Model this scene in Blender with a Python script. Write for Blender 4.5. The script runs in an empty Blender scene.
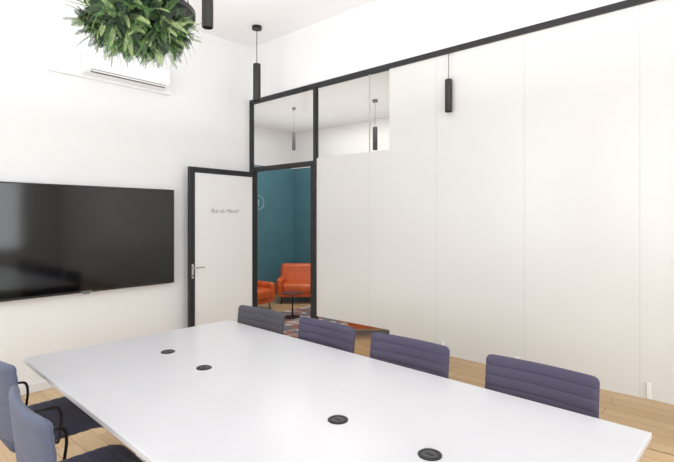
import bpy, bmesh, math, random
from mathutils import Vector, Matrix, Euler
random.seed(7)
S = bpy.context.scene
C = S.collection
PI = math.pi
try:
    S.view_settings.view_transform = 'Standard'
    S.view_settings.look = 'None'
except Exception: pass
S.view_settings.exposure = 0.0
S.view_settings.gamma = 1.0

# ------------------------------------------------------------------ materials
def lin(c):
    return tuple(((v/255)/12.92 if v/255 <= .04045 else ((v/255+.055)/1.055)**2.4) for v in c) + (1,)
def mat(name, rgb, rough=.5, metal=0, noise=0, nscale=40, bump=0, coat=0, sheen=0, spec=.5, emit=0):
    m = bpy.data.materials.new(name); m.use_nodes = True
    nt = m.node_tree; b = nt.nodes['Principled BSDF']
    col = lin(rgb)
    b.inputs['Base Color'].default_value = col
    b.inputs['Roughness'].default_value = rough
    b.inputs['Metallic'].default_value = metal
    b.inputs['Specular IOR Level'].default_value = spec
    b.inputs['Coat Weight'].default_value = coat
    b.inputs['Coat Roughness'].default_value = .2
    b.inputs['Sheen Weight'].default_value = sheen
    if emit:
        b.inputs['Emission Color'].default_value = (1, .95, .88, 1); b.inputs['Emission Strength'].default_value = emit
    tc = nt.nodes.new('ShaderNodeTexCoord')
    n = nt.nodes.new('ShaderNodeTexNoise'); n.inputs['Scale'].default_value = nscale; n.inputs['Detail'].default_value = 4
    nt.links.new(tc.outputs['Object'], n.inputs['Vector'])
    if noise:
        r = nt.nodes.new('ShaderNodeValToRGB')
        r.color_ramp.elements[0].position = .3; r.color_ramp.elements[1].position = .7
        r.color_ramp.elements[0].color = tuple(c*(1-noise) for c in col[:3])+(1,)
        r.color_ramp.elements[1].color = tuple(min(1, c*(1+noise)) for c in col[:3])+(1,)
        nt.links.new(n.outputs['Fac'], r.inputs['Fac']); nt.links.new(r.outputs['Color'], b.inputs['Base Color'])
    if bump:
        bp = nt.nodes.new('ShaderNodeBump'); bp.inputs['Strength'].default_value = bump; bp.inputs['Distance'].default_value = .004
        nt.links.new(n.outputs['Fac'], bp.inputs['Height']); nt.links.new(bp.outputs['Normal'], b.inputs['Normal'])
    return m
def glass(name, tint=(.975, .975, .97, 1), lo=.035, hi=.5):
    m = bpy.data.materials.new(name); m.use_nodes = True
    nt = m.node_tree; nt.nodes.clear()
    o = nt.nodes.new('ShaderNodeOutputMaterial'); mx = nt.nodes.new('ShaderNodeMixShader')
    t = nt.nodes.new('ShaderNodeBsdfTransparent'); t.inputs['Color'].default_value = tint
    g = nt.nodes.new('ShaderNodeBsdfGlossy'); g.inputs['Roughness'].default_value = .02
    lw = nt.nodes.new('ShaderNodeLayerWeight'); lw.inputs['Blend'].default_value = .5
    pw = nt.nodes.new('ShaderNodeMath'); pw.operation = 'POWER'; pw.inputs[1].default_value = 5
    ml = nt.nodes.new('ShaderNodeMath'); ml.operation = 'MULTIPLY_ADD'; ml.inputs[1].default_value = hi; ml.inputs[2].default_value = lo
    nt.links.new(lw.outputs['Facing'], pw.inputs[0]); nt.links.new(pw.outputs[0], ml.inputs[0])
    nt.links.new(ml.outputs[0], mx.inputs['Fac']); nt.links.new(t.outputs[0], mx.inputs[1]); nt.links.new(g.outputs[0], mx.inputs[2])
    nt.links.new(mx.outputs[0], o.inputs['Surface'])
    return m
def wood_floor():
    m = bpy.data.materials.new('oak_planks'); m.use_nodes = True
    nt = m.node_tree; b = nt.nodes['Principled BSDF']
    tc = nt.nodes.new('ShaderNodeTexCoord')
    br = nt.nodes.new('ShaderNodeTexBrick'); br.offset = .37
    br.inputs['Color1'].default_value = lin((216, 186, 144)); br.inputs['Color2'].default_value = lin((202, 168, 124))
    br.inputs['Mortar'].default_value = lin((166, 128, 88)); br.inputs['Scale'].default_value = 1
    br.inputs['Mortar Size'].default_value = .0025; br.inputs['Brick Width'].default_value = 1.3; br.inputs['Row Height'].default_value = .14
    nt.links.new(tc.outputs['Object'], br.inputs['Vector'])
    mp = nt.nodes.new('ShaderNodeMapping'); mp.inputs['Scale'].default_value = (2, 26, 2)
    nt.links.new(tc.outputs['Object'], mp.inputs['Vector'])
    n = nt.nodes.new('ShaderNodeTexNoise'); n.inputs['Scale'].default_value = 2.2; n.inputs['Detail'].default_value = 6
    nt.links.new(mp.outputs['Vector'], n.inputs['Vector'])
    mx = nt.nodes.new('ShaderNodeMix'); mx.data_type = 'RGBA'; mx.blend_type = 'MULTIPLY'; mx.inputs['Factor'].default_value = .3
    r = nt.nodes.new('ShaderNodeValToRGB'); r.color_ramp.elements[0].color = (.65, .56, .47, 1); r.color_ramp.elements[0].position = .35
    r.color_ramp.elements[1].position = .65
    nt.links.new(n.outputs['Fac'], r.inputs['Fac'])
    nt.links.new(br.outputs['Color'], mx.inputs[6]); nt.links.new(r.outputs['Color'], mx.inputs[7])
    nt.links.new(mx.outputs[2], b.inputs['Base Color']); b.inputs['Roughness'].default_value = .22
    return m
def rug_mat():
    m = bpy.data.materials.new('rug_pattern'); m.use_nodes = True
    nt = m.node_tree; b = nt.nodes['Principled BSDF']
    tc = nt.nodes.new('ShaderNodeTexCoord')
    v = nt.nodes.new('ShaderNodeTexVoronoi'); v.inputs['Scale'].default_value = 9
    nt.links.new(tc.outputs['Object'], v.inputs['Vector'])
    r = nt.nodes.new('ShaderNodeValToRGB'); r.color_ramp.interpolation = 'CONSTANT'
    e = r.color_ramp.elements
    e[0].color = lin((140, 92, 82)); e[1].position = .28; e[1].color = lin((182, 176, 174))
    a = e.new(.5); a.color = lin((100, 98, 108)); a = e.new(.75); a.color = lin((150, 126, 118))
    s = nt.nodes.new('ShaderNodeSeparateColor')
    nt.links.new(v.outputs['Color'], s.inputs[0]); nt.links.new(s.outputs[0], r.inputs['Fac'])
    nt.links.new(r.outputs['Color'], b.inputs['Base Color']); b.inputs['Roughness'].default_value = .95
    return m

M = dict(
    wall=mat('white_paint', (240, 240, 241), .7, noise=.008, nscale=6, bump=.05),
    ceil=mat('ceiling_paint', (247, 247, 248), .8, noise=.008, nscale=5),
    teal=mat('teal_paint', (80, 126, 138), .7, noise=.06, nscale=3),
    floor=wood_floor(), rug=rug_mat(),
    black=mat('black_metal', (46, 46, 48), .4, .3, noise=.1, nscale=60),
    blackp=mat('black_plastic', (24, 24, 26), .45, noise=.1, nscale=80),
    lampm=mat('graphite_metal', (46, 45, 45), .45, .2, noise=.08, nscale=80),
    lampg=mat('grey_lamp_metal', (92, 91, 90), .45, .1, noise=.06, nscale=80),
    film=mat('frosted_film', (220, 219, 217), .4, noise=.016, nscale=1.6, spec=.4, coat=.5),
    dpanel=mat('door_panel_white', (237, 237, 238), .35, noise=.01, nscale=3),
    seam=mat('seal_strip', (204, 204, 203), .4, noise=.03),
    fitting=mat('pale_fitting', (236, 236, 234), .3, noise=.02),
    glass=glass('clear_glass'), wpane=glass('window_glass', lo=.02, hi=.3),
    top=mat('white_laminate', (212, 212, 216), .26, noise=.014, nscale=3),
    wmetal=mat('white_metal', (225, 225, 226), .35, .1, noise=.02),
    chrome=mat('chrome', (205, 207, 210), .18, 1, noise=.03),
    grey=mat('grey_plastic', (120, 122, 124), .4, noise=.05),
    purple=mat('purple_fabric', (76, 71, 92), .85, noise=.14, nscale=400, bump=.2, sheen=.05),
    purple_greyed=mat('purple_fabric_greyed_light', (76, 74, 83), .85, noise=.14, nscale=400, bump=.2, sheen=.05),  # purple fabric greyed in its colour for the light on the far chair
    blue=mat('purple_fabric_window_light', (84, 91, 114), .75, noise=.14, nscale=400, bump=.2, sheen=.12),  # purple fabric with bluish window light mixed into its colour
    navy=mat('navy_seat_fabric', (68, 71, 94), .8, noise=.14, nscale=400, bump=.2, sheen=.08),
    screen=mat('tv_screen', (2, 2, 3), .09, noise=.1, spec=.65),
    ac=mat('ac_plastic', (242, 243, 244), .35, noise=.01),
    slot=mat('dark_slot', (78, 80, 82), .6, noise=.05),
    orange=mat('orange_leather', (206, 96, 46), .28, noise=.12, nscale=9, bump=.1),
    redwood=mat('red_brown_wood', (98, 50, 40), .3, noise=.2, nscale=14),
    letter=mat('grey_lettering', (136, 137, 140), .6, noise=.02),
    emblem=mat('pale_emblem', (172, 194, 199), .5, noise=.02),
    fern=mat('fern_green', (74, 108, 56), .5, noise=.45, nscale=14),
    leaf=mat('deep_leaf', (36, 57, 36), .35, noise=.45, nscale=12),
    pale=mat('pale_leaf', (160, 180, 122), .45, noise=.3, nscale=14),
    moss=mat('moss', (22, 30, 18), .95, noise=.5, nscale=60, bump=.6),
    lens=mat('lamp_lens', (70, 69, 66), .25, noise=.02),
    skirting=mat('white_skirting', (238, 238, 239), .45, noise=.01),
)

# ------------------------------------------------------------------ mesh helpers
def BM(): return bmesh.new()
def box(bm, x0, x1, y0, y1, z0, z1, bev=0, seg=2):
    t = bmesh.new()
    bmesh.ops.create_cube(t, size=1)
    for v in t.verts:
        v.co = Vector(((x0+x1)/2+v.co.x*(x1-x0), (y0+y1)/2+v.co.y*(y1-y0), (z0+z1)/2+v.co.z*(z1-z0)))
    if bev: bmesh.ops.bevel(t, geom=list(t.edges), offset=bev, segments=seg, affect='EDGES', profile=.5)
    merge(bm, t)
def merge(bm, t, mtx=None):
    if mtx is not None: bmesh.ops.transform(t, matrix=mtx, verts=t.verts)
    me = bpy.data.meshes.new('tmp'); t.to_mesh(me); t.free(); bm.from_mesh(me); bpy.data.meshes.remove(me)
def rbox(bm, c, s, bev, seg=3, rot=(0, 0, 0)):
    t = bmesh.new()
    box(t, -s[0]/2, s[0]/2, -s[1]/2, s[1]/2, -s[2]/2, s[2]/2, bev, seg)
    merge(bm, t, Matrix.Translation(c) @ Euler(rot).to_matrix().to_4x4())
def cyl(bm, x, y, z0, z1, r0, r1=None, n=24, cap=True):
    t = bmesh.new()
    bmesh.ops.create_cone(t, cap_ends=cap, segments=n, radius1=r0, radius2=r0 if r1 is None else r1, depth=z1-z0)
    merge(bm, t, Matrix.Translation((x, y, (z0+z1)/2)))
def lathe(bm, prof, n=32, c=(0, 0, 0), close=False):
    rings = []
    for r, z in prof:
        rings.append([bm.verts.new((c[0]+r*math.cos(2*PI*k/n), c[1]+r*math.sin(2*PI*k/n), c[2]+z)) for k in range(n)])
    m = len(rings)
    for i in range(m if close else m-1):
        a, b = rings[i], rings[(i+1) % m]
        for k in range(n):
            bm.faces.new((a[k], a[(k+1) % n], b[(k+1) % n], b[k]))
    if not close:
        for rg in (rings[0], rings[-1]):
            try: bm.faces.new(rg)
            except Exception: pass
def tube(bm, pts, r, n=10, sx=1.0):
    pts = [Vector(p) for p in pts]
    rings = []
    up = None
    for i, p in enumerate(pts):
        d = (pts[min(i+1, len(pts)-1)]-pts[max(i-1, 0)]).normalized()
        if up is None:
            up = Vector((0, 0, 1)) if abs(d.z) < .9 else Vector((1, 0, 0))
        a = d.cross(up)
        if a.length < 1e-4: a = d.orthogonal()
        a.normalize(); b = a.cross(d).normalized(); up = b
        rings.append([bm.verts.new(p+a*r*sx*math.cos(2*PI*k/n)+b*r*math.sin(2*PI*k/n)) for k in range(n)])
    for i in range(len(rings)-1):
        for k in range(n):
            bm.faces.new((rings[i][k], rings[i][(k+1) % n], rings[i+1][(k+1) % n], rings[i+1][k]))
    bm.faces.new(rings[0]); bm.faces.new(rings[-1])
def smooth_path(pts, k=6):
    pts = [Vector(p) for p in pts]; out = []
    P = [pts[0]]+pts+[pts[-1]]
    for i in range(1, len(P)-2):
        for s in range(k):
            t = s/k
            a, b, c, d = P[i-1], P[i], P[i+1], P[i+2]
            out.append(.5*((2*b)+(-a+c)*t+(2*a-5*b+4*c-d)*t*t+(-a+3*b-3*c+d)*t**3))
    out.append(pts[-1]); return out
def obj(name, bm, m, parent=None, smooth=False):
    bmesh.ops.recalc_face_normals(bm, faces=bm.faces)
    me = bpy.data.meshes.new(name); bm.to_mesh(me); bm.free()
    me.materials.append(m)
    if smooth:
        for p in me.polygons: p.use_smooth = True
        try: me.set_sharp_from_angle(angle=math.radians(40))
        except Exception: pass
    o = bpy.data.objects.new(name, me); C.objects.link(o)
    if parent: o.parent = parent
    return o
def tag(o, label, cat, group=None):
    o['label'] = label; o['category'] = cat
    if group: o['group'] = group
    return o
def thing(name, label, cat, loc=(0, 0, 0), rz=0, group=None):
    o = bpy.data.objects.new(name, None); o.empty_display_size = .1; C.objects.link(o)
    o.location = loc; o.rotation_euler = (0, 0, rz)
    return tag(o, label, cat, group)
def struct(name, bm, m, parent=None, label=None, cat=None):
    o = obj(name, bm, m, parent)
    o['kind'] = 'structure'
    if label: o['label'] = label
    if cat: o['category'] = cat
    return o
def dup(root, loc, rz, label=None, group=None, swap=None):
    def cp(o, par):
        c = o.copy(); C.objects.link(c)
        if par: c.parent = par
        if swap and c.type == 'MESH' and c.data.materials[0] == swap[0]:
            c.data = c.data.copy()
            c.data.materials[0] = swap[2] if len(swap) > 2 and o.name.split('.')[0] == 'seat' else swap[1]
        for ch in list(o.children): cp(ch, c)
        return c
    r = cp(root, None); r.location = loc; r.rotation_euler = (0, 0, rz)
    if label: r['label'] = label
    if group: r['group'] = group
    return r

# ------------------------------------------------------------------ room shell
CEIL = 3.72; XR = 7.0; YB = -6.0
b = BM(); box(b, -2.6, XR+.15, YB-.15, 3.2, -.1, 0); struct('floor', b, M['floor'], label='light oak plank floor running under the table and on past the glass', cat='floor')
b = BM(); box(b, -.15, XR+.15, YB-.15, .1, CEIL, CEIL+.1); struct('ceiling', b, M['ceil'], label='plain white ceiling of the meeting room', cat='ceiling')
b = BM(); box(b, -.15, 0, YB-.15, 0, 0, CEIL); struct('wall_left', b, M['wall'], label='white painted wall carrying the television', cat='wall')
b = BM(); box(b, 0, .018, YB, -1.02, 0, .08, .004); struct('baseboard_left', b, M['skirting'], label='white baseboard along the television wall', cat='baseboard')
b = BM(); box(b, -.15, XR, 0, .1, 3.05, CEIL); struct('wall_right', b, M['wall'], label='white wall strip above the black partition rail', cat='wall')

def wall_with_windows(name, axis, fixed, a0, a1, wins, z0, z1, t=.15):
    b = BM()
    def w(p, q, zz0, zz1):
        if axis == 'x': box(b, p, q, fixed-t, fixed, zz0, zz1)
        else: box(b, fixed, fixed+t, p, q, zz0, zz1)
    w(a0, a1, 0, z0); w(a0, a1, z1, CEIL)
    p = a0
    for s, e in wins:
        w(p, s, z0, z1); p = e
    w(p, a1, z0, z1)
    return struct(name, b, M['wall'])
bw = [(.6, 2.2), (2.8, 4.4), (5.0, 6.6)]
rw = [(-5.3, -3.3), (-2.7, -.7)]
wall_with_windows('wall_back', 'x', YB, -.15, XR+.15, bw, .85, 3.2)
wall_with_windows('wall_opposite', 'y', XR, YB, .1, rw, .85, 3.2)
k = 0
for (s, e) in bw:
    k += 1; b = BM()
    for p, q, z0, z1 in ((s, e, .85, .91), (s, e, 3.14, 3.2), (s, s+.06, .85, 3.2), (e-.06, e, .85, 3.2), ((s+e)/2-.03, (s+e)/2+.03, .85, 3.2)):
        box(b, p, q, YB-.1, YB-.04, z0, z1)
    f = struct('window_%d' % k, b, M['wmetal'])
    b = BM(); box(b, s+.05, e-.05, YB-.075, YB-.065, .9, 3.15); obj('pane', b, M['wpane'], f)
for (s, e) in rw:
    k += 1; b = BM()
    for p, q, z0, z1 in ((s, e, .85, .91), (s, e, 3.14, 3.2), (s, s+.06, .85, 3.2), (e-.06, e, .85, 3.2), ((s+e)/2-.03, (s+e)/2+.03, .85, 3.2)):
        box(b, XR+.04, XR+.1, p, q, z0, z1)
    f = struct('window_%d' % k, b, M['wmetal'])
    b = BM(); box(b, XR+.065, XR+.075, s+.05, e-.05, .9, 3.15); obj('pane', b, M['wpane'], f)

# neighbouring lounge behind the glass
LC = 3.32; TT = 2.58
b = BM(); box(b, -2.6, XR+.15, .1, 3.2, LC, LC+.1); struct('ceiling', b, M['ceil'], label='white ceiling of the lounge behind the glass', cat='ceiling')
b = BM(); box(b, -2.5, -2.4, 0, 3.1, 0, TT); struct('wall_lounge_left', b, M['teal'], label='teal lounge wall with the round emblem', cat='wall')
b = BM(); box(b, -2.5, -2.4, 0, 3.1, TT, LC); struct('wall_lounge_upper_left', b, M['wall'])
b = BM(); box(b, -2.4, 2.17, 3.0, 3.1, 0, TT); struct('wall_lounge_back', b, M['teal'], label='teal back wall of the lounge', cat='wall')
b = BM(); box(b, -2.4, 2.17, 3.0, 3.1, TT, LC); box(b, 2.17, XR+.15, 3.0, 3.1, 0, LC); struct('wall_lounge_upper_back', b, M['wall'])
b = BM(); box(b, 2.17, 2.27, .06, 3.0, 0, LC); struct('wall_lounge_divider', b, M['wall'])
b = BM(); box(b, -2.4, -.15, -.1, 0, 0, LC); struct('wall_lounge_front', b, M['wall'])
b = BM(); box(b, XR, XR+.15, .1, 3.0, 0, LC); struct('wall_corridor_end', b, M['wall'])

# ------------------------------------------------------------------ glass partition
P = thing('glass_partition', 'full height glazed partition with black frame and white frosted panels behind the chairs', 'partition', (0, 0, 0))
b = BM(); box(b, 0, XR, -.025, .025, 2.995, 3.047, .004); obj('top_rail', b, M['black'], P)
b = BM(); box(b, .0, .04, -.025, .025, 0, 2.995, .004); obj('corner_post', b, M['black'], P)
b = BM(); box(b, .04, .105, -.025, .025, 0, 2.135, .004); obj('door_jamb', b, M['black'], P)
b = BM(); box(b, 1.095, 1.135, -.025, .025, 0, 2.135, .004); obj('door_jamb', b, M['black'], P)
b = BM(); box(b, 1.135, 1.175, -.025, .025, 0, 2.995, .004); obj('post', b, M['black'], P)
b = BM(); box(b, .04, 1.135, -.025, .025, 2.135, 2.19, .004); obj('transom_bar', b, M['black'], P)
b = BM(); box(b, .04, 1.135, -.006, .006, 2.19, 2.995); obj('transom_pane', b, M['glass'], P)
xs = [1.175, 1.91, 2.67, 3.45, 4.22, 4.99, 5.76, 6.53, XR]
for i in range(len(xs)-1):
    x0, x1 = xs[i], xs[i+1]
    b = BM(); box(b, x0+.002, x1-.002, -.006, .006, .0, 2.995); obj('glass_pane', b, M['glass'], P)
    b = BM()
    if i == 0: box(b, x0+.004, x1-.003, -.010, -.0065, .463, 2.215)
    elif i == 1:
        vs = [(x0+.003, .463), (2.159, .463), (2.159, .335), (x1-.003, .335), (x1-.003, 2.995), (2.159, 2.995), (2.159, 2.215), (x0+.003, 2.215)]
        fr = [b.verts.new((x, -.010, z)) for x, z in vs]; bk = [b.verts.new((x, -.0065, z)) for x, z in vs]
        b.faces.new(fr); b.faces.new(bk[::-1])
        for q in range(8): b.faces.new((fr[q], fr[(q+1) % 8], bk[(q+1) % 8], bk[q]))
    else: box(b, x0+.003, x1-.003, -.010, -.0065, .335, 2.995)
    o = obj('frosted_film', b, M['film'], P); o['label'] = 'white frosted film on the glass'
    if i > 0:
        b = BM(); box(b, x0-.003, x0+.003, -.0098, .006, .335 if i > 1 else .463, 2.995); obj('seal_strip', b, M['seam'], P)
    if i > 1:
        dx = (.06, -.07, .04, .04, .04, .04)[i-2]
        b = BM(); box(b, x0+dx, x0+dx+.028, -.025, -.01, .34, .45, .004); obj('patch_fitting', b, M['fitting'], P)

# ------------------------------------------------------------------ open door
D = BM()
W_ = .935
for (x0, x1, z0, z1) in ((0, .055, .01, 2.12), (W_-.07, W_, .01, 2.12), (.055, W_-.07, 2.058, 2.12), (.055, W_-.07, .01, .10)):
    box(D, x0, x1, -.02, .02, z0, z1, .003)
door = struct('door_1', D, M['black'], label='open black-framed door with white panel standing against the television wall', cat='door')
door.location = (.126, -.032, 0); door.rotation_euler = (0, 0, math.radians(-89.2))
b = BM(); box(b, .055, W_-.07, -.012, .012, .10, 2.058); obj('door_panel', b, M['dpanel'], door)
for s in (1, -1):
    b = BM(); rbox(b, (W_-.037, s*.024, .96), (.026, .008, .16), .003)
    h = obj('handle_plate', b, M['chrome'], door)
    b = BM(); tube(b, smooth_path([(W_-.037, s*.024, 1.0), (W_-.037, s*.056, 1.0), (W_-.061, s*.06, 1.0), (W_-.167, s*.06, 1.0)], 5), .0085)
    obj('lever', b, M['chrome'], h, True)
    b = BM(); t = bmesh.new(); bmesh.ops.create_cone(t, cap_ends=True, segments=16, radius1=.009, radius2=.009, depth=.01)
    merge(b, t, Matrix.Translation((W_-.037, s*.030, .91)) @ Matrix.Rotation(PI/2, 4, 'X')); obj('key_cylinder', b, M['slot'], h)
for z in (.25, 1.9):
    b = BM(); cyl(b, -.004, .022, z, z+.1, .007); obj('hinge', b, M['black'], door)
cu = bpy.data.curves.new('lettering', 'FONT'); cu.body = 'Rue du Mesnil'; cu.size = .068; cu.shear = .5; cu.extrude = .0008; cu.offset = -.0006; cu.align_x = 'CENTER'
tmp = bpy.data.objects.new('tmp_text', cu); C.objects.link(tmp)
bpy.context.view_layer.update()
me = bpy.data.meshes.new_from_object(tmp.evaluated_get(bpy.context.evaluated_depsgraph_get()))
bpy.data.objects.remove(tmp)
lt = bpy.data.objects.new('lettering', me); C.objects.link(lt); me.materials.clear(); me.materials.append(M['letter'])
lt.parent = door; lt['label'] = 'small grey slanted lettering'
lt.rotation_euler = (PI/2, 0, PI); lt.location = (.47, .0135, 1.61)

# ------------------------------------------------------------------ television
T = thing('television', 'large black flat screen television mounted on the white wall', 'television', (0, -2.0, .845))
b = BM(); box(b, 0, .03, -.35, .35, .3, .7); obj('wall_mount', b, M['blackp'], T)
b = BM(); box(b, .03, .075, -.90, .90, 0, 1.012, .006); obj('housing', b, M['blackp'], T)
b = BM(); box(b, .0745, .077, -.888, .888, .022, 1.0); obj('screen', b, M['screen'], T)
b = BM(); box(b, .0745, .0775, -.05, .05, .005, .016, .001); o = obj('badge', b, M['grey'], T); o['label'] = 'small grey badge on the lower bezel'
b = BM(); box(b, .055, .085, -.03, .03, -.012, .002, .003); obj('sensor_bar', b, M['grey'], T)

# ------------------------------------------------------------------ air conditioner
b = BM(); box(b, 0, .03, -2.31, -1.12, 2.89, CEIL, .008); struct('trim_1', b, M['wall'], label='shallow white wall casing behind the air conditioner', cat='trim')
A = thing('air_conditioner', 'white wall air conditioner half hidden behind the leafy hanging planter', 'air conditioner', (.03, -1.62, 2.92))
b = BM()
prof = [(0, .0), (.11, .0), (.15, .035), (.16, .09), (.155, .17), (.13, .21), (0, .21)]
L = [b.verts.new((x, -.415, z)) for x, z in prof]; R = [b.verts.new((x, .415, z)) for x, z in prof]
b.faces.new(L); b.faces.new(R[::-1])
for i in range(len(prof)): b.faces.new((L[i], L[(i+1) % 7], R[(i+1) % 7], R[i]))
bmesh.ops.bevel(b, geom=list(b.edges), offset=.008, segments=2, affect='EDGES')
obj('housing', b, M['ac'], A)
b = BM(); rbox(b, (.127, 0, .016), (.012, .74, .036), .002, 2, (0, math.radians(49), 0)); obj('air_slot', b, M['slot'], A)
b = BM(); rbox(b, (.139, 0, .014), (.006, .74, .016), .002, 2, (0, math.radians(49), 0)); obj('louver', b, M['ac'], A)

# ------------------------------------------------------------------ conference table
TX, TY, TR = 3.064, -2.276, math.radians(-2)
hx, hy = 1.415, .695
tb = thing('conference_table', 'long white rectangular conference table with round cable ports', 'table', (TX, TY, 0), TR)
b = BM(); box(b, -hx, hx, -hy, hy, .715, .74, .004); obj('tabletop', b, M['top'], tb)
for y in (-.3, .3):
    b = BM(); box(b, -hx+.3, hx-.3, y-.03, y+.03, .665, .715); obj('support_beam', b, M['wmetal'], tb)
for x in (-.95, .95):
    b = BM(); box(b, x-.05, x+.05, -.22, .22, .03, .665, .006); obj('leg', b, M['wmetal'], tb)
    b = BM(); box(b, x-.06, x+.06, -.30, .30, 0, .03, .006); obj('foot', b, M['wmetal'], tb)
for gx, gy in ((-2.636, 1.437), (-2.209, 1.413), (-1.238, 1.405), (-.82, 1.406)):
    wx, wy = 4.78+gx-TX, -3.74+gy-TY
    px = wx*math.cos(TR)+wy*math.sin(TR); py = -wx*math.sin(TR)+wy*math.cos(TR)
    b = BM()
    lathe(b, [(.041, .740), (.041, .743), (.037, .7455), (.029, .7455), (.027, .742), (.027, .740)], 32, (px, py, 0), True)
    g = obj('cable_port', b, M['blackp'], tb, True); g['label'] = 'round black cable port ring'
    b = BM(); cyl(b, px, py, .7395, .7425, .027); obj('port_cap', b, M['slot'], g)
    b = BM(); box(b, px-.016, px+.016, py-.007, py+.007, .7425, .7445, .001); obj('port_slot', b, M['blackp'], g)

# ------------------------------------------------------------------ meeting chairs
def padded(W, H, T_, ribs, r, amp, fn, nu=18, per=12):
    bm = BM(); nv = ribs*per
    def hw(v):
        d = min(v, 1-v)*H
        if d >= r: return W/2
        q = r-d
        return W/2-r+math.sqrt(max(0, r*r-q*q))
    F = []; K = []
    for j in range(nv+1):
        v = j/nv; fr = []; kr = []
        ev = max(0, 1-abs(2*v-1)**18)**.5
        for i in range(nu+1):
            u = math.sin((-1+2*i/nu)*PI/2*.999)*(1/math.sin(PI/2*.999))
            e = ev*max(0, 1-abs(u)**18)**.5
            rb = amp*(abs(math.sin(PI*ribs*v))**.42)*e
            x = u*hw(v); z = v*H
            fr.append(bm.verts.new(fn(x, -T_/2*e-rb, z))); kr.append(bm.verts.new(fn(x, T_/2*e+rb*.8, z)))
        F.append(fr); K.append(kr)
    for j in range(nv):
        for i in range(nu):
            bm.faces.new((F[j][i], F[j][i+1], F[j+1][i+1], F[j+1][i])); bm.faces.new((K[j][i], K[j+1][i], K[j+1][i+1], K[j][i+1]))
    bmesh.ops.remove_doubles(bm, verts=bm.verts, dist=1e-5)
    return bm
CW = .525
def make_chair(label):
    t = thing('meeting_chair', label, 'chair', group='purple chairs along the glass side of the table')
    lean = math.radians(6)
    def fb(x, y, z):   # backrest
        y2 = y-.032*(x/(CW/2))**2
        return (x, .20+y2*math.cos(lean)+z*math.sin(lean), .455+z*math.cos(lean)-y2*math.sin(lean))
    o = obj('backrest', padded(CW, .402, .034, 8, .028, .0046, fb), M['purple'], t, True)
    def fs(x, y, z):   # seat: z runs from rear to front
        yy = .215-z
        drop = -.035*max(0, (z-.36)/.1)**2
        return (x, yy, .455-y+drop)
    obj('seat', padded(CW-.02, .46, .05, 9, .035, .0045, fs), M['purple'], t, True)
    b = BM(); box(b, -.17, .17, -.13, .17, .405, .43, .008); obj('seat_plate', b, M['blackp'], t)
    b = BM(); lathe(b, [(.03, .06), (.03, .25), (.022, .25), (.022, .405)], 20); obj('column', b, M['chrome'], t, True)
    for s in (-1, 1):
        b = BM()
        X = s*(CW/2+.006)
        tube(b, smooth_path([(s*.15, .02, .418), (s*.24, .02, .42), (X, .02, .45), (X, .01, .54), (X, .02, .598), (X, .06, .612), (X, .15, .617), (X*.985, .195, .62)], 6), .005, 10, 1.4)
        obj('armrest', b, M['blackp'], t, True)
    b = BM(); cyl(b, 0, 0, .05, .10, .042, .034); obj('hub', b, M['chrome'], t, True)
    for k in range(4):
        a = PI/4+k*PI/2; c, s = math.cos(a), math.sin(a)
        b = BM(); tube(b, [(c*.03, s*.03, .08), (c*.15, s*.15, .062), (c*.27, s*.27, .04)], .014, 10)
        l = obj('leg', b, M['chrome'], t, True)
        b = BM(); cyl(b, c*.26, s*.26, 0, .036, .022, .016, 16); obj('glide', b, M['blackp'], l, True)
    return t
YF = -1.675
gp = 'purple chairs along the glass side of the table'
ch = make_chair('purple ribbed low-back chair farthest from the door, largest on the glass side')
ch.location = (4.02, YF+.01, 0); ch.rotation_euler.z = math.radians(-3)
dup(ch, (1.985, YF+.01, 0), math.radians(1), 'purple ribbed low-back chair coloured greyer for its light, nearest the open door, at the far end of the glass side', gp, (M['purple'], M['purple_greyed']))
dup(ch, (2.65, YF+.01, 0), math.radians(-3), 'purple ribbed low-back chair second from the open door on the glass side', gp)
dup(ch, (3.312, YF-.0, 0), math.radians(0), 'purple ribbed low-back chair third from the open door on the glass side', gp)
gl = 'chairs along the near side of the table, coloured blue-grey for window light'
dup(ch, (1.93, -2.895, 0), PI+math.radians(0), 'chair coloured blue-grey for window light, nearest the television wall, cut off by the left edge of the photo', gl, (M['purple'], M['blue'], M['navy']))
dup(ch, (2.74, -2.975, 0), PI-math.radians(3), 'chair coloured blue-grey for window light, with its back to the viewer at the bottom left corner', gl, (M['purple'], M['blue'], M['navy']))

# ------------------------------------------------------------------ pendants
def pendant(label, x, y, zb, ztop, r=.0475, ln=.42, group=None, canopy_r=.055, cord_r=.004, m='blackp'):
    t = thing('pendant_lamp', label, 'pendant lamp', (x, y, zb), 0, group)
    b = BM(); lathe(b, [(r, .004), (r, ln-.006), (r-.006, ln), (.008, ln), (.008, ln-.01), (r-.008, ln-.012), (r-.008, .0), (r-.003, 0)], 28, close=True)
    obj('tube_shade', b, M[m], t, True)
    b = BM(); cyl(b, 0, 0, .035, .05, r-.009); obj('lens', b, M['lens'], t)
    b = BM(); cyl(b, 0, 0, ln-.012, ztop-zb-.005, cord_r, n=10); obj('cord', b, M['lampg' if m == 'lampg' else 'blackp'], t)
    b = BM(); cyl(b, 0, 0, ztop-zb-(.035 if canopy_r > .02 else .012), ztop-zb, canopy_r); obj('canopy', b, M['lampg' if m == 'lampg' else 'blackp'], t, True)
    return t
gpn = 'black tube pendants of the meeting room'
pendant('black tube pendant beside the leafy planter, cut by the top edge of the photo', 1.47, -1.59, 3.10, CEIL, r=.046, group=gpn, m='lampm')
pendant('black tube pendant hanging in the corner above the open door', .595, -.38, 2.876, CEIL, r=.043, group=gpn, m='lampm')
pendant('small dark tube pendant hanging close in front of the white glass panels', 2.81, -.046, 2.475, 3.0, r=.031, ln=.285, group=gpn, canopy_r=.016, cord_r=.0025, m='lampm')
gl2 = 'small pendants in the lounge'
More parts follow.
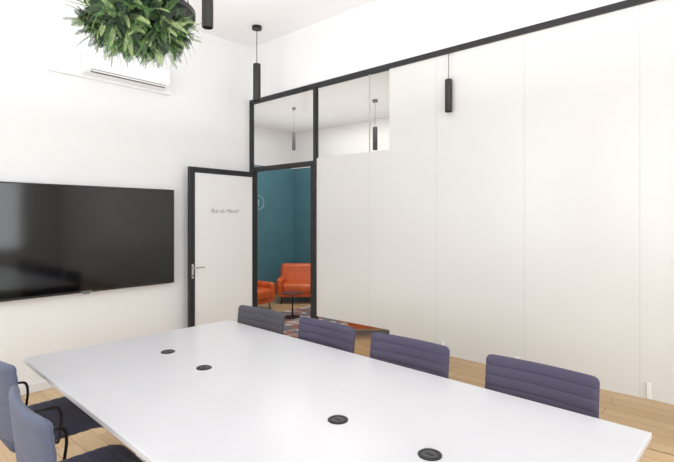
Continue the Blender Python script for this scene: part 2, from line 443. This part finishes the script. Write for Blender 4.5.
pendant('dark pendant seen through the clear square pane above the frosted film', .57, 1.88, 2.57, LC, r=.036, ln=.345, group=gl2, canopy_r=.04, cord_r=.003, m='lampm')
pendant('pale grey pendant seen through the clear pane over the doorway', -.71, 1.42, 2.64, LC, r=.028, ln=.3, group=gl2, canopy_r=.03, cord_r=.003, m='lampg')

# ------------------------------------------------------------------ hanging planter
HX, HY, HZ = 1.63, -2.255, 2.93
pl = thing('hanging_planter', 'round black hanging planter overflowing with ferns and green leaves', 'hanging plant', (HX, HY, HZ))
HR = .325; OX, OY = .05, .045
b = BM(); lathe(b, [(HR-.010, .0), (HR, .0), (HR, .035), (HR-.010, .035)], 64, (OX, OY, .02), close=True); obj('hoop', b, M['black'], pl, True)
b = BM(); lathe(b, [(.0, .0), (HR-.02, .0), (HR-.010, .008), (HR-.010, .016), (0, .016)], 48, (OX, OY, .025)); obj('tray', b, M['black'], pl, True)
for k in range(3):
    a = k*2*PI/3+1.2
    b = BM(); tube(b, [(OX+(HR-.005)*math.cos(a), OY+(HR-.005)*math.sin(a), .045), (OX+.05*math.cos(a), OY+.05*math.sin(a), CEIL-HZ-.015)], .003, 8); obj('cable', b, M['blackp'], pl)
b = BM(); cyl(b, OX, OY, CEIL-HZ-.03, CEIL-HZ, .07); obj('canopy', b, M['black'], pl, True)
RX, RZ = .32, .185
b = BM()
t = bmesh.new(); bmesh.ops.create_icosphere(t, subdivisions=4, radius=1)
for v in t.verts:
    n = 1+.10*math.sin(v.co.x*9+v.co.y*7)*math.sin(v.co.z*8+v.co.x*5)
    v.co = Vector((v.co.x*(RX-.04)*n, v.co.y*(RX-.04)*n, .010+(v.co.z*(RZ-.03)*n if v.co.z < 0 else v.co.z*.02)))
merge(b, t); obj('moss_bed', b, M['moss'], pl, True)
def leafpath(p, d, ln, droop, n=8):
    pts = [Vector(p)]; d = Vector(d).normalized()
    for i in range(n):
        d = (d+Vector((0, 0, -droop/n))).normalized(); pts.append(pts[-1]+d*ln/n)
    return pts
def sidevec(d, out, roll):
    s = d.cross(out)
    if s.length < .15: s = d.orthogonal()
    s.normalize(); return Matrix.Rotation(roll, 3, d) @ s
def blade(bm, pts, w, out, shape=1.0, fold=.25, rollv=0):
    prev = None; n = len(pts)-1
    for i, p in enumerate(pts):
        d = (pts[min(i+1, n)]-pts[max(i-1, 0)]).normalized()
        s = sidevec(d, out, rollv); nm = s.cross(d)
        q = i/n; wd = w*(math.sin(PI*min(1, q**.7*.97+.02))**shape)
        row = (bm.verts.new(p-s*wd+nm*wd*fold), bm.verts.new(p), bm.verts.new(p+s*wd+nm*wd*fold))
        if prev:
            bm.faces.new((prev[0], prev[1], row[1], row[0])); bm.faces.new((prev[1], prev[2], row[2], row[1]))
        prev = row
def frond(bm, pts, w, out, roll, lw=.0055):
    n = len(pts)-1
    for i in range(1, n+1):
        d = (pts[min(i+1, n)]-pts[i-1]).normalized()
        s = sidevec(d, out, roll)
        q = i/n; L_ = w*(math.sin(PI*(q*.82+.15))**.7)+.003
        for sg in (-1, 1):
            dr = (s*sg+d*.35).normalized(); nn = d*lw
            a = pts[i]; e = a+dr*L_+Vector((0, 0, -.10*L_)); m_ = a+dr*L_*.45
            bm.faces.new([bm.verts.new(v) for v in (a, m_+nn, e, m_-nn)])
    tube(bm, pts, .0013, 4)
fb_, lb_, pb_ = BM(), BM(), BM()
def seed(top=.02, tang=.9, side=False):
    while True:
        v = Vector((random.gauss(0, 1), random.gauss(0, 1), random.gauss(0, 1)*(.45 if side else 1))).normalized()
        if v.z < top: break
    p = Vector((v.x*RX, v.y*RX, -.015+v.z*RZ))
    j = Vector((random.gauss(0, 1), random.gauss(0, 1), random.gauss(0, 1)*.7))
    j = (j-v*j.dot(v)).normalized()
    return p*.93, (v*random.uniform(.35, 1)+j*tang), v
R_ = random.uniform
for i in range(150):
    p, d, o_ = seed(tang=1.0)
    frond(fb_, leafpath(p, d, R_(.07, .16), R_(-.2, .8), 22), R_(.010, .024), o_, R_(-.7, .7), .0022)
for i in range(50):
    p, d, o_ = seed(tang=.8)
    frond(fb_, leafpath(p, d, R_(.14, .23), R_(.0, 1.0), 28), R_(.015, .030), o_, R_(-.5, .5), .0025)
for i in range(85):
    p, d, o_ = seed(tang=1.0)
    frond(pb_, leafpath(p, d, R_(.07, .15), R_(-.2, .8), 20), R_(.008, .020), o_, R_(-.7, .7), .0022)
for i in range(24):
    p, d, o_ = seed(tang=.8)
    frond(pb_, leafpath(p, d, R_(.14, .22), R_(.0, 1.0), 28), R_(.012, .024), o_, R_(-.5, .5), .0024)
for i in range(150):
    p, d, o_ = seed(tang=1.1)
    frond(lb_, leafpath(p, d, R_(.07, .16), R_(-.1, .9), 18), R_(.014, .028), o_, R_(-.7, .7), .0032)
for i in range(90):
    p, d, o_ = seed(tang=1.1)
    blade(lb_, leafpath(p, d, R_(.05, .11), R_(-.3, .8), 7), R_(.012, .026), o_, .7, .15, R_(-.8, .8))
for i in range(30):
    p, d, o_ = seed(tang=1.1)
    blade(fb_, leafpath(p, d, R_(.05, .10), R_(-.3, .8), 7), R_(.010, .024), o_, .7, .15, R_(-.8, .8))
for i in range(14):
    p, d, o_ = seed(tang=1.1)
    blade(pb_, leafpath(p, d, R_(.05, .09), R_(-.3, .6), 7), R_(.010, .020), o_, .7, .15, R_(-.7, .7))
for i in range(36):
    p, d, o_ = seed(tang=.8)
    blade(fb_, leafpath(p, d, R_(.12, .23), R_(-.3, .9), 8), R_(.002, .005), o_, .8, .2, R_(-.9, .9))
for nm, bm_, m_ in (('fern_fronds', fb_, 'fern'), ('broad_leaves', lb_, 'leaf'), ('pale_fronds', pb_, 'pale')):
    o = obj(nm, bm_, M[m_], pl, False); o['kind'] = 'stuff'

# ------------------------------------------------------------------ lounge furniture
def make_armchair(label, loc, rz):   # faces local -Y
    t = thing('armchair', label, 'armchair', loc, rz, 'orange armchairs in the lounge')
    b = BM(); rbox(b, (0, -.03, .28), (.70, .66, .18), .065, 6); obj('seat_cushion', b, M['orange'], t, True)
    b = BM(); rbox(b, (0, .29, .45), (.88, .18, .46), .08, 7, (math.radians(-15), 0, 0)); obj('backrest', b, M['orange'], t, True)
    for s in (-1, 1):
        b = BM(); rbox(b, (s*.395, .0, .31), (.12, .68, .30), .055, 6); obj('armrest', b, M['orange'], t, True)
    b = BM(); rbox(b, (0, .0, .16), (.80, .64, .07), .015, 3); obj('base_frame', b, M['orange'], t)
    for sx in (-1, 1):
        for sy in (-1, 1):
            b = BM(); tube(b, [(sx*.34, sy*.27, .13), (sx*.36, sy*.29, .0)], .011, 10); obj('leg', b, M['blackp'], t, True)
    return t
a1 = make_armchair('orange leather armchair in the lounge corner, mostly visible through the doorway', (-1.48, 2.36, .0), math.radians(42))
a2 = dup(a1, (-1.56, 1.05, .0), math.radians(95), 'orange armchair half hidden behind the left door jamb')
s = thing('side_table', 'small round side table with reddish-brown top in front of the orange armchair', 'side table', (-.54, 1.23, .012))
b = BM(); lathe(b, [(0, .365), (.165, .365), (.17, .372), (.165, .385), (0, .385)], 36); obj('table_top', b, M['redwood'], s, True)
b = BM(); cyl(b, 0, 0, .015, .366, .012); obj('stem', b, M['blackp'], s, True)
b = BM(); lathe(b, [(0, 0), (.12, 0), (.12, .010), (.02, .02), (0, .02)], 36); obj('base', b, M['blackp'], s, True)
b = BM(); box(b, -1.0, .4, .4, 2.1, 0, .012, .004); tag(obj('rug', b, M['rug']), 'patterned rust and grey rug under the small round side table', 'rug')
o = thing('bench', 'low orange upholstered bench glimpsed below the frosted film', 'bench', (.97, 1.30, 0), math.radians(41.5))
b = BM(); rbox(b, (0, 0, .27), (.74, .42, .26), .06, 5); obj('cushion', b, M['orange'], o, True)
b = BM(); rbox(b, (0, 0, .12), (.68, .37, .06), .012, 2); obj('base_frame', b, M['orange'], o)
for sx in (-1, 1):
    for sy in (-1, 1):
        b = BM(); cyl(b, sx*.30, sy*.15, 0, .10, .014, .018, 14); obj('leg', b, M['blackp'], o, True)
e = thing('wall_emblem', 'round pale ring emblem on the teal lounge wall', 'wall emblem', (-2.4, 2.06, 1.85))
b = BM(); t = bmesh.new(); lathe(t, [(.128, 0), (.14, 0), (.14, .012), (.128, .012)], 40, close=True); merge(b, t, Matrix.Rotation(PI/2, 4, 'Y')); obj('ring', b, M['emblem'], e, True)
b = BM(); rbox(b, (.006, 0, .0), (.010, .016, .12), .003, 2); obj('mark', b, M['emblem'], e)
e = thing('ceiling_spotlight', 'small black spotlight on the lounge ceiling behind the clear pane', 'spotlight', (.60, 2.45, LC))
b = BM(); cyl(b, 0, 0, -.10, 0, .012); cyl(b, 0, 0, -.02, 0, .05); obj('mount', b, M['blackp'], e, True)
b = BM(); t = bmesh.new(); bmesh.ops.create_cone(t, cap_ends=True, segments=24, radius1=.05, radius2=.04, depth=.2)
merge(b, t, Matrix.Translation((.03, 0, -.13)) @ Matrix.Rotation(math.radians(75), 4, 'Y')); obj('lamp_head', b, M['blackp'], e, True)

# ------------------------------------------------------------------ light
W = bpy.data.worlds.new('World'); S.world = W; W.use_nodes = True
W.node_tree.nodes['Background'].inputs['Color'].default_value = (.95, .98, 1, 1)
W.node_tree.nodes['Background'].inputs['Strength'].default_value = .8
def area(name, loc, rot, sx, sy, p, col=(1, 1, 1)):
    l = bpy.data.lights.new(name, 'AREA'); l.shape = 'RECTANGLE'; l.size = sx; l.size_y = sy; l.energy = p; l.color = col
    o = bpy.data.objects.new(name, l); C.objects.link(o); o.location = loc; o.rotation_euler = rot
cool = (.945, .974, 1)
for i, (s_, e_) in enumerate(bw): area('window_light', ((s_+e_)/2, YB-.2, 2.02), (PI/2, 0, 0), e_-s_, 2.3, 50, cool)
for i, (s_, e_) in enumerate(rw): area('window_light', (XR+.2, (s_+e_)/2, 2.02), (0, PI/2, 0), 2.3, e_-s_, 58, cool)
area('ceiling_fill', (2.6, -2.4, 2.5), (PI, 0, 0), 4.2, 3.8, 42, cool)  # added unseen uplight to brighten the ceiling
area('lounge_fill', (-.2, 1.6, LC-.02), (0, 0, 0), 2.5, 1.6, 48, (1, .97, .93))  # added fill light for the lounge, not one of its pendants
area('lounge_ceiling_fill', (-.2, 1.6, 2.75), (PI, 0, 0), 3.5, 2.0, 14, (1, .97, .93))  # unseen fill aimed up, added to lift the dark lounge ceiling
area('corridor_fill', (4.5, 1.6, LC-.02), (0, 0, 0), 3.5, 1.2, 56)  # fill added to light the space behind the frosted panels

# ------------------------------------------------------------------ camera
cam = bpy.data.cameras.new('camera'); co = bpy.data.objects.new('camera', cam); C.objects.link(co)
cam.sensor_width = 36; cam.lens = 467/674*36; cam.shift_y = -13/674; cam.clip_start = .02
co.location = (4.78, -3.74, 1.55); co.rotation_euler = (PI/2, 0, math.radians(41.5))
S.camera = co
